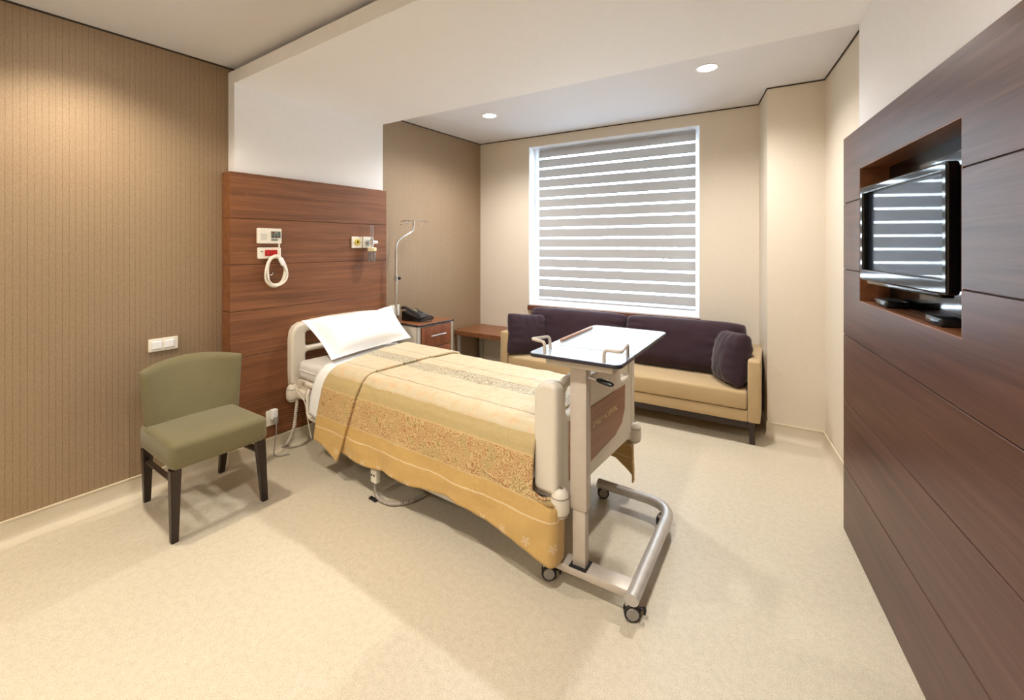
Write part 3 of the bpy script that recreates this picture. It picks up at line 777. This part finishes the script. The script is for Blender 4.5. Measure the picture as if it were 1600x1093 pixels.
# drape profile (side position, height) by arc length from the bed centre; near and far side mirror
PROF = [(0, .626), (.36, .620), (.392, .610), (.42, .585), (.44, .545), (.452, .49), (.458, .42), (.464, .33), (.470, .24), (.476, .15), (.480, .05)]
PROF_N = PROF
PROF_F = [(0, .626), (.27, .616), (.315, .604), (.345, .578), (.365, .54), (.38, .48), (.392, .41), (.40, .33), (.408, .24), (.415, .15), (.42, .05)]
def arcs(P):
    A_ = [0]
    for a, b in zip(P, P[1:]): A_.append(A_[-1]+math.hypot(b[0]-a[0], b[1]-a[1]))
    return A_
ARC_N, ARC_F = arcs(PROF_N), arcs(PROF_F)
def prof(t, off=0):
    s = -1 if t < 0 else 1; a = abs(t); PROF, ARC = (PROF_N, ARC_N) if t < 0 else (PROF_F, ARC_F)
    for i in range(len(ARC)-1):
        if a <= ARC[i+1] or i == len(ARC)-2:
            k = (a-ARC[i])/(ARC[i+1]-ARC[i]); p, q = PROF[i], PROF[i+1]
            d = Vector((q[0]-p[0], q[1]-p[1])).normalized(); nrm = Vector((-d.y, d.x)); nrm = nrm if nrm.x+nrm.y > 0 else -nrm
            y = p[0]+(q[0]-p[0])*k+nrm.x*off; z = p[1]+(q[1]-p[1])*k+nrm.y*off
            return s*y, z
def lerp(tab, x):
    for (a, va), (b, vb) in zip(tab, tab[1:]):
        if x <= b: return va+(vb-va)*max(0, min(1, (x-a)/(b-a)))
    return tab[-1][1]
def tz(z, s=-1):   # arc length at which the side reaches height z
    lo, hi = .3, (ARC_N if s < 0 else ARC_F)[-1]
    for _ in range(30):
        m = (lo+hi)/2
        if prof(s*m)[1] > z: lo = m
        else: hi = m
    return lo
def drape(name, mat, parent, x0f, x1f, hemn, hemf, off, nx=70, nt=120, thick=.008, wave=.008, wrap=False, puff=.004, seed=0):
    """cloth laid over the bed; x0f/x1f give the head/foot limit for a cross position t, hem* the hem height along x."""
    bm = NB(); uvl = bm.loops.layers.uv.new('UVMap'); G = {}; UV = {}
    for i in range(nx+1):
        for j in range(nt+1):
            w = -1+2*j/nt
            # iterate once: the hem depends on x, x limits depend on t
            t = w*.86
            for _ in range(2):
                xa, xb = x0f(t), x1f(t); x = xa+(xb-xa)*i/nx
                T = tz((hemn if w < 0 else hemf)(x), -1 if w < 0 else 1); t = w*T
            y, z = prof(t, off)
            X, Yy = x, y
            if wrap and x > 2.035:
                e = x-2.035; r = .03
                s = -1 if y < 0 else 1
                if e < r*PI/2: ang = e/r; X = 2.035+r*math.sin(ang); Yy = y-s*r*(1-math.cos(ang))
                else: X = 2.035+r; Yy = y-s*(r+(e-r*PI/2))
            a = abs(t); side = max(0, min(1, (a-.45)/.35))
            nz_ = noise.noise(Vector((x*7+seed, t*9, 0)))*.5+noise.noise(Vector((x*17+seed, t*14, 3)))*.3
            fold = math.sin(x*17+2*noise.noise(Vector((x*3, seed, 0))))*wave*side*side
            s = -1 if t < 0 else 1
            Yy += s*(fold+side*nz_*puff*1.5); z2 = z+(1-side)*nz_*puff
            if x < 2.035 or not wrap: X += side*noise.noise(Vector((x*4, t*5, 8+seed)))*.006
            G[i, j] = bm.verts.new((X, Yy, z2)); UV[G[i, j]] = (x, t)
    for i in range(nx):
        for j in range(nt):
            f = bm.faces.new((G[i, j], G[i+1, j], G[i+1, j+1], G[i, j+1]))
            for lp in f.loops: lp[uvl].uv = UV[lp.vert]
    me = bpy.data.meshes.new(name); bm.normal_update(); bm.to_mesh(me); bm.free()
    o = obj(name, me, mat, parent, True, 1.5)
    md = o.modifiers.new('thick', 'SOLIDIFY'); md.thickness = thick; md.offset = -1
    return o

# white sheet folded over under the quilt
bs = thing('bed_sheet', 'white sheet turned out between pillow and gold bedspread', 'sheet', BO, BT)
shx0 = lambda t: lerp([(-.9, .30), (-.6, .315), (-.42, .37), (-.1, .31), (.35, .20), (.5, .2), (.9, .2)], t)
drape('turned_sheet', M_linen, bs, shx0, lambda t: .74, lambda x: lerp([(.28, .315), (.45, .29), (.8, .30)], x), lambda x: .33, -.008, 24, 70, .006, .004, puff=.003, seed=5)

# bedspread
qs = thing('bedspread', 'gold striped quilted bedspread draped over the bed', 'bedspread', BO, BT)
hemN = lambda x: lerp([(.3, .19), (.9, .165), (1.1, .178), (1.25, .172), (1.5, .20), (1.62, .192), (1.7, .176), (1.87, .158), (1.98, .128), (2.05, .108), (2.12, .11), (2.2, .135)], x)
hemF = lambda x: lerp([(.3, .2), (1.7, .2), (1.95, .16), (2.05, .09), (2.12, .07), (2.2, .10)], x)
x1 = lambda t: 1.957 if abs(t) < .655 else (1.957+(2.13-1.957)*min(1, (abs(t)-.655)/.012) if t < 0 else 1.957+(2.10-1.957)*min(1, (abs(t)-.655)/.012))
drape('quilt', M_spread, qs, lambda t: .56, x1, hemN, hemF, 0, 130, 170, .008, .008, True, .010)
fx0 = lambda t: lerp([(-.9, .425), (-.7, .44), (-.5, .475), (-.36, .52), (-.3, .50), (0, .415), (.3, .355), (.45, .34), (.9, .34)], t)
fx1 = lambda t: lerp([(-.9, .655), (-.75, .71), (-.6, .765), (-.47, .805), (-.2, .818), (.2, .84), (.5, .84), (.9, .80)], t)
drape('turned_fold', M_spread, qs, fx0, fx1, lambda x: lerp([(.3, .20), (.47, .192), (.55, .165), (.66, .12), (.85, .12)], x), lambda x: .2, .016, 44, 150, .013, .006, False, .003, 2)

# pillow leaning on the headboard
pw = thing('pillow', 'plump white pillow leaning on the cream headboard', 'pillow', BO, BT)
c = [Vector(q) for q in ((.395, -.375, .600), (.085, -.395, .818), (.085, .335, .822), (.325, .32, .612))]   # bottom near, top near, top far, bottom far
bm = NB(); nu, nv = 34, 26; g = {}
def pil(u, v, sd):
    a, b = (u+1)/2, (v+1)/2
    uu = u*(1-.05*(1-v*v)*abs(u)); vv = v*(1-.06*(1-u*u)*abs(v))
    a, b = (uu+1)/2, (vv+1)/2
    p = c[0]*(1-a)*(1-b)+c[1]*(1-a)*b+c[2]*a*b+c[3]*a*(1-b)
    nrm = (c[3]-c[0]).cross(c[1]-c[0]).normalized()
    nrm = nrm if nrm.x > 0 else -nrm
    fu, fv = max(0, 1-(abs(u)/.9)**3), max(0, 1-(abs(v)/.9)**3)
    h = (fu*fv)**.5*.075*(1-.25*v)
    h += .004*noise.noise(Vector((u*4, v*4, sd)))*(fu*fv)**.3
    return p+nrm*(.05+sd*(h+.003)) + Vector((.0, 0, .006*math.sin(u*9)*(1 if v > .9 else 0)))
for sd in (1, -1):
    for i in range(nu+1):
        for j in range(nv+1): g[sd, i, j] = bm.verts.new(pil(-1+2*i/nu, -1+2*j/nv, sd*(1 if sd > 0 else .5)))
for sd in (1, -1):
    for i in range(nu):
        for j in range(nv): bm.faces.new((g[sd, i, j], g[sd, i+1, j], g[sd, i+1, j+1], g[sd, i, j+1]))
for i in range(nu):
    for j in (0, nv): bm.faces.new((g[1, i, j], g[1, i+1, j], g[-1, i+1, j], g[-1, i, j]))
for j in range(nv):
    for i in (0, nu): bm.faces.new((g[1, i, j], g[1, i, j+1], g[-1, i, j+1], g[-1, i, j]))
obj('pillowcase', bm, M_linen, pw, ang=1.4)

# ------------------------------------------------------------------ drip pole
t = thing('drip_pole', 'bent chrome drip pole with hooks standing at the bed head beside the cabinet', 'drip stand', (.19, 2.462, 0))
bm = NB(); tube(bm, [(0, 0, .434), (0, 0, 1.08)], .0105, 12); obj('lower_tube', bm, M_chrome, t)
pts = fillet([(0, 0, 1.05), (0, 0, 1.385), (.0, .195, 1.475), (0, .195, 1.56)], .06, 8)
bm = NB(); tube(bm, pts, .0075, 12); obj('upper_tube', bm, M_chrome, t)
bm = NB(); tube(bm, [(0, 0, 1.052), (0, 0, 1.098)], .0145, 12); obj('clamp_collar', bm, M_steel, t)
bm = NB(); tube(bm, [(0, .012, 1.078), (0, .03, 1.078)], .005, 8); lathe(bm, [(0, 0), (.013, 0), (.014, .006), (.011, .018), (0, .02)], 14, AX((0, .028, 1.078), (0, 1, 0))); obj('clamp_knob', bm, M_black, t)
for ang in (0, 1, 2, 3):
    a = ang*PI/2+.35; d = Vector((math.cos(a), math.sin(a), 0)); o_ = Vector((0, .195, 1.56))
    pts = [o_+d*q for q in (0, .06, .105)]+[o_+d*(.118+.016*math.sin(k*.7))+Vector((0, 0, -.016+.016*math.cos(k*.7))) for k in range(1, 8)]
    bm = NB(); tube(bm, pts, .0032, 8); obj('hook', bm, M_chrome, t)

# ------------------------------------------------------------------ bedside cabinet
t = thing('bedside_cabinet', 'bedside cabinet with cream side, wood drawers and steel corner posts', 'cabinet', (.01, 2.53, 0), math.radians(-2))
cd, cw, ch = .385, .40, .705
bm = NB(); bx(bm, 0, cd-.012, .006, cw-.006, .06, ch-.018); obj('body', bm, M_cream, t, False)
bm = NB(); bx(bm, -.002, cd+.006, -.006, cw+.006, ch-.018, ch-.004, .004); obj('top_edge', bm, M_edge, t)
bm = NB(); bx(bm, 0, cd+.004, -.004, cw+.004, ch-.006, ch, .002); obj('top', bm, M_woodTop, t)
for y in (.012, cw-.012):
    bm = NB(); tube(bm, [(cd-.012, y, .05), (cd-.012, y, ch-.018)], .017, 16); obj('corner_post', bm, M_alu, t)
dz = [(.505, .675), (.33, .498), (.07, .322)]
for k, (z0, z1) in enumerate(dz):
    d = obj('drawer' if k < 2 else 'door', bx(NB(), cd-.014, cd+.004, .032, cw-.032, z0, z1, .002), M_woodV, t)
    zz = (z0+z1)/2+.012
    bm = NB(); tube(bm, fillet([(cd+.002, .12, zz), (cd+.028, .12, zz), (cd+.028, .285, zz), (cd+.002, .285, zz)], .01), .006, 10); obj('handle', bm, M_chrome, d)
for x in (.05, cd-.05):
    for y in (.05, cw-.05):
        bm = NB(); lathe(bm, [(0, -.012), (.025, -.012), (.028, -.006), (.028, .006), (.025, .012), (0, .012)], 16, AX((x, y, .0285), (0, 1, 0))); bx(bm, x-.012, x+.012, y-.012, y+.012, .03, .062); obj('caster', bm, M_rubber, t)

# telephone
t = thing('telephone', 'black desk telephone with display, on the bedside cabinet', 'telephone', (.185, 2.70, .705), math.radians(8))
prof_ = [(-.10, 0), (.105, 0), (.108, .014), (.10, .022), (-.03, .058), (-.085, .082), (-.10, .076)]
bm = NB()
a = [bm.verts.new((x, -.085, z)) for x, z in prof_]; b = [bm.verts.new((x, .10, z)) for x, z in prof_]; n = len(prof_)
for i in range(n): bm.faces.new((a[i], a[(i+1) % n], b[(i+1) % n], b[i]))
bm.faces.new(a[::-1]); bm.faces.new(b); bmesh.ops.bevel(bm, geom=bm.edges[:], offset=.004, segments=2, affect='EDGES'); obj('base', bm, M_black, t)
sl = math.atan2(.036, .13)
def onslope(x, y, lift=.002): return Matrix.Translation((x, y, .058-(x+.03)*.277+lift)) @ Matrix.Rotation(sl, 4, 'Y')
s2 = math.atan2(.024, .055)
obj('display', bx(NB(), -.022, .022, -.04, .045, -.002, .002, .001, mat=Matrix.Translation((-.057, .02, .0715)) @ Matrix.Rotation(s2, 4, 'Y')), M_lcd, t)
for r in range(4):
    for q in range(3): obj('key', bx(NB(), -.0075, .0075, -.008, .008, -.002, .003, .0015, mat=onslope(-.008+r*.024, -.012+q*.022)), M_key, t)
bm = NB()
for r in range(5): bx(bm, -.006, .006, -.012, .012, -.002, .0025, .001, mat=onslope(-.01+r*.02, .074))
obj('side_keys', bm, M_key, t)
hs = [(-.105, -.062, .105), (-.075, -.062, .108), (-.02, -.062, .09), (.045, -.062, .067), (.095, -.062, .045), (.115, -.062, .03)]
bm = NB(); tube(bm, smooth_pts(hs, 6), .016, 12, sx=1.35, sy=.8, rfun=lambda q: .0135+.006*abs(2*q-1)**2); obj('handset', bm, M_black, t)
pts = smooth_pts([(.06, -.10, .012), (.10, -.115, .007), (.14, -.10, .006), (.175, -.055, .006), (.165, -.02, .006)], 12)
pts = [p+Vector((0, .004*math.sin(k*1.6), .003*math.cos(k*1.6)+.002)) for k, p in enumerate(pts)]
bm = NB(); tube(bm, pts, .0035, 6); obj('handset_cord', bm, M_black, t)

# ------------------------------------------------------------------ corner side table
t = thing('side_table', 'low wooden side table with metal legs in the corner beside the sofa', 'table', (.012, 3.375, 0), TH*.5)
obj('tabletop', bx(NB(), 0, .60, 0, .44, .445, .49, .002, 1), M_woodTop, t)
for x in (.035, .565):
    for y in (.035, .405): obj('leg', bx(NB(), x-.015, x+.015, y-.015, y+.015, 0, .445, .002, 1), M_alu, t)

# ------------------------------------------------------------------ sofa
SO = (.678, 3.248, 0)
sf = thing('sofa', 'tan upholstered two-seat sofa on a dark base under the window', 'sofa', SO, TH)
SW, SD = 2.056, .585
for a in (0, SW-.075):
    obj('arm', bx(NB(), a, a+.075, 0, SD, .155, .572, .012, 3), M_tan, sf)
obj('base_band', bx(NB(), .075, SW-.075, .004, SD-.06, .155, .232, .008, 2), M_tan, sf)
obj('back_frame', bx(NB(), .075, SW-.075, SD-.075, SD, .155, .57, .012, 3), M_tan, sf)
bm = NB(); bx(bm, .078, SW-.078, -.004, SD-.078, .236, .362, .022, 4)
for v in bm.verts:
    if v.co.z > .32: v.co.z += .008*math.sin(PI*max(0, min(1, (v.co.x-.078)/(SW-.156))))
obj('seat_cushion', bm, M_tan, sf)
bm = NB(); tube(bm, fillet([(.09, .003, .345), (SW-.09, .003, .345)], .02), .004, 6); obj('seat_piping', bm, M_tan, sf)
M_dw0 = wood('dark stained rail', srgb(30, 18, 14), srgb(44, 27, 21), srgb(56, 35, 27), 0, rough=.4)
bm = NB()
for y in (.03, SD-.06): bx(bm, .035, SW-.035, y, y+.03, .105, .155, .002, 1)
for x in (.035, SW-.065): bx(bm, x, x+.03, .06, SD-.06, .105, .155, .002, 1)
obj('under_frame', bm, M_dw0, sf)
for x in (.033, SW-.067):
    for y in (.028, SD-.064): obj('leg', bx(NB(), x, x+.034, y, y+.034, 0, .155, .002, 1), M_darkwood, sf)

def cushion(w, h, th, seed=0, pinch=.10, p=2.6, n=30, wr=.006, rnd=.06):
    bm = NB(); g = {}
    for sd in (1, -1):
        for i in range(n+1):
            for j in range(n+1):
                u, v = -1+2*i/n, -1+2*j/n
                k = 1-rnd*(u*u*v*v)**1.5; x = w/2*u*(1-pinch*(1-v*v)*u*u)*(1-rnd*(abs(v)**6)*abs(u)*(h/w if w > h else 1)*.9); z = h/2*v*(1-pinch*(1-u*u)*v*v)*(1-rnd*(abs(u)**6))
                q = (max(0, 1-abs(u)**p)*max(0, 1-abs(v)**p))**.42
                e = 1-min(1-abs(u), 1-abs(v)); cr = max(0, (e-.35)/.65)
                d = q*th/2+wr*cr*q*math.sin((u if abs(v) > abs(u) else v)*17+seed*3)+.004*noise.noise(Vector((u*3, v*3, seed)))*q
                g[sd, i, j] = bm.verts.new((x, sd*(d+.002), z))
    for sd in (1, -1):
        for i in range(n):
            for j in range(n): bm.faces.new((g[sd, i, j], g[sd, i+1, j], g[sd, i+1, j+1], g[sd, i, j+1]))
    for i in range(n):
        for j in (0, n): bm.faces.new((g[1, i, j], g[1, i+1, j], g[-1, i+1, j], g[-1, i, j]))
    for j in range(n):
        for i in (0, n): bm.faces.new((g[1, i, j], g[1, i, j+1], g[-1, i, j+1], g[-1, i, j]))
    return bm
def sofa_at(x, y, z): q = Matrix.Rotation(TH, 4, 'Z') @ Vector((x, y, z)); return (SO[0]+q.x, SO[1]+q.y, z)
def put_cushion(name, lab, cat, bm, loc, rx, rz, ry=0, group=None):
    o = obj(name, bm, M_purple, None, ang=1.4); tag(o, lab, cat, group)
    o.location = loc; o.rotation_euler = (rx, ry, rz); return o
g1 = 'long aubergine back cushions on the sofa'; g2 = 'square aubergine throw cushions on the sofa'
put_cushion('back_cushion', 'long aubergine velvet back cushion on the sofa half nearer the side table', 'cushion', cushion(.955, .41, .25, 1, .01, 4, 40, .010, .09), sofa_at(.555, .42, .552), -.24, TH, 0, g1)
put_cushion('back_cushion', 'long aubergine velvet back cushion on the sofa half nearer the television', 'cushion', cushion(.935, .41, .25, 2, .01, 4, 40, .010, .09), sofa_at(1.487, .42, .552), -.24, TH, 0, g1)
put_cushion('throw_cushion', 'square aubergine throw cushion leaning on the sofa arm beside the side table', 'cushion', cushion(.38, .37, .17, 3, .05), sofa_at(.175, .17, .538), -.22, TH+math.radians(52), .10, g2)
put_cushion('throw_cushion', 'square aubergine throw cushion leaning on the sofa arm beside the wall corner', 'cushion', cushion(.38, .38, .20, 4, .05), sofa_at(SW-.19, .20, .538), -.20, TH-math.radians(62), -.10, g2)

# ------------------------------------------------------------------ overbed table
ob = thing('overbed_table', 'wheeled overbed table with pale split top standing across the bed foot', 'table', (2.263, 1.515, 0), math.radians(2.4))
tz_ = .905
def top_part(x0, x1, y0, y1, r):
    M = Matrix.Translation((0, 0, tz_+.0065))
    return plate(rrect(x0, x1, y0, y1, r), [], .013, .002, M)
fixed = obj('fixed_leaf', top_part(-.192, .190, -.005, .178, (.03, .03, .003, .003)), M_edge, ob)
obj('leaf_surface', plate(rrect(-.189, .187, -.002, .1765, (.027, .027, .001, .001)), [], .002, .0, Matrix.Translation((0, 0, tz_+.0135))), M_pale, fixed)
tilt = obj('tilting_leaf', top_part(-.192, .190, .181, .725, (.003, .003, .03, .03)), M_edge, ob)
obj('leaf_surface', plate(rrect(-.189, .187, .1825, .722, (.001, .001, .027, .027)), [], .002, .0, Matrix.Translation((0, 0, tz_+.0135))), M_pale, tilt)
obj('book_ledge', bx(NB(), -.172, -.158, .25, .62, tz_+.0125, tz_+.026, .004), plain('tan ledge', srgb(178, 138, 116), .4), tilt)
zt = tz_+.012
for s, pts in ((-1, [(-.118, .008, zt), (-.118, .008, zt+.052), (-.186, .03, zt+.052), (-.160, .125, zt+.056), (-.155, .10, zt+.054), (-.140, .085, zt+.05), (-.140, .085, zt)]),
               (1, [(.132, .008, zt), (.132, .008, zt+.055), (.185, .02, zt+.05), (.184, .13, zt+.058), (.184, .145, zt+.054), (.176, .15, zt)])):
    if s < 0: pts = [(-.120, .008, zt), (-.120, .008, zt+.05), (-.196, .035, zt+.05), (-.150, .135, zt+.05), (-.140, .085, zt+.05), (-.140, .085, zt)]; pts = [pts[0], pts[1], pts[2], (-.152, .115, zt+.05), (-.145, .105, zt)]
    else: pts = [(.125, .008, zt), (.125, .008, zt+.05), (.188, .012, zt+.048), (.172, .14, zt+.052), (.170, .145, zt)]
    bm = NB(); tube(bm, fillet(pts, .018), .0062, 10); obj('grab_rail', bm, M_tablepaint, ob)
bm = NB(); bx(bm, -.13, .15, .035, .115, .872, tz_, .004); bx(bm, -.10, -.02, .05, .62, .885, tz_, .003); bx(bm, .05, .13, .05, .62, .885, tz_, .003); obj('top_bracket', bm, M_tablepaint, ob)
cx, cy = .004, .075
bm = NB(); bx(bm, cx-.034, cx+.034, cy-.024, cy+.024, .318, .875, .004, 2); bx(bm, cx-.036, cx-.032, cy-.018, cy+.018, .32, .87); obj('outer_column', bm, M_tablepaint, ob)
bm = NB(); bx(bm, cx-.027, cx+.027, cy-.018, cy+.018, .094, .33, .003, 2); obj('inner_column', bm, M_tablepaint, ob)
bm = NB(); tube(bm, [(cx+.03, cy-.014, .842), (cx+.085, cy-.024, .838)], .0042, 8); lv = obj('height_lever', bm, M_chrome, ob)
bm = NB(); tube(bm, [(cx+.078, cy-.0225, .8385), (cx+.088, cy-.0245, .838), (cx+.135, cy-.036, .834), (cx+.144, cy-.038, .8333)], .011, 12, sx=1.2, sy=.8, rfun=lambda q: (.008, .0115, .0115, .007)[min(3, int(q*3+.01))]); obj('lever_grip', bm, M_black, lv)
# base: flat beam plus a bent tube
obj('base_beam', bx(NB(), -.155, .205, .040, .112, .064, .094, .004, 2), M_tablepaint, ob)
bm = NB(); bx(bm, cx-.036, cx+.036, cy-.034, cy+.034, .0935, .0965); obj('column_foot', bm, M_rubber, ob)
path = fillet([(.222, .018, .083), (.222, .685, .083), (-.16, .70, .083)], .13, 12)
bm = NB(); tube(bm, path, .026, 16, sx=1.0, sy=.85); obj('base_tube', bm, plain('silver tube paint', srgb(196, 192, 187), .36, .45), ob)
for x, y, a in ((-.138, .045, .5), (.205, .030, .45), (-.155, .715, .4), (.18, .62, 1.3)):
    ca = Vector((math.cos(a), math.sin(a), 0)); ax = Vector((-ca.y, ca.x, 0)); o_ = Vector((x, y, .0305))+ca*.016
    ax = -ax
    c_ = obj('caster', bx(NB(), -.020, .020, -.0045, .0045, -.012, .030, .004, 2, mat=Matrix.Translation(o_) @ Matrix.Rotation(a, 4, 'Z')), M_grey, ob)
    for sg in (-1, 1):
        w_ = NB(); lathe(w_, [(0, .004), (.029, .004), (.030, .006), (.030, .013), (.027, .016), (0, .016)], 24, AX(o_, ax*sg)); wh = obj('wheel', w_, M_rubber, c_)
        h_ = NB(); lathe(h_, [(0, .0155), (.0225, .0155), (.0215, .0185), (0, .019)], 22, AX(o_, ax*sg)); obj('wheel_disc', h_, M_grey, c_)
    h_ = NB(); tube(h_, [(x, y, .052), (x, y, .066)], .010, 12); obj('swivel_stem', h_, M_steel, c_)
    if y < .3:
        h_ = NB(); tube(h_, smooth_pts([o_+ca*.016+Vector((0, 0, .018)), o_+ca*.036+Vector((0, 0, .010)), o_+ca*.046+Vector((0, 0, .014)), o_+ca*.044+Vector((0, 0, -.006))], 4), .0045, 8, sx=1.8); obj('brake_tab', h_, M_black, c_)

# ------------------------------------------------------------------ light, sky, camera
w = bpy.data.worlds.new('sky'); S.world = w; w.use_nodes = True
bg = w.node_tree.nodes['Background']; bg.inputs[0].default_value = (.78, .90, 1, 1); bg.inputs[1].default_value = 30
L = bpy.data.lights.new('window daylight', 'AREA'); L.shape = 'RECTANGLE'; L.size = 1.63; L.size_y = 1.62; L.cycles.is_portal = True
o = bpy.data.objects.new('window_daylight', L); COL.objects.link(o); o.location = (*B(1.427, .30), 1.545); o.rotation_euler = (-PI/2, 0, TH)

cam = bpy.data.cameras.new('camera'); co = bpy.data.objects.new('camera', cam); COL.objects.link(co)
cam.sensor_fit = 'HORIZONTAL'; cam.sensor_width = 36; cam.lens = 36*690/1600
cam.shift_x = 0; cam.shift_y = (383-546.5)/1600; cam.clip_start = .05
co.location = (3.02, 0, 1.35); co.rotation_euler = (PI/2, 0, math.atan2(470, 690))
S.camera = co
vs = S.view_settings
S.display_settings.display_device = 'sRGB'; vs.view_transform = 'Standard'; vs.look = 'None'; vs.gamma = 1; vs.exposure = 0.40; vs.use_curve_mapping = False
S.cycles.use_denoising = True; S.cycles.max_bounces = 10; S.cycles.diffuse_bounces = 6; S.cycles.transparent_max_bounces = 12
S.cycles.sample_clamp_indirect = 6; S.cycles.caustics_reflective = False; S.cycles.caustics_refractive = False
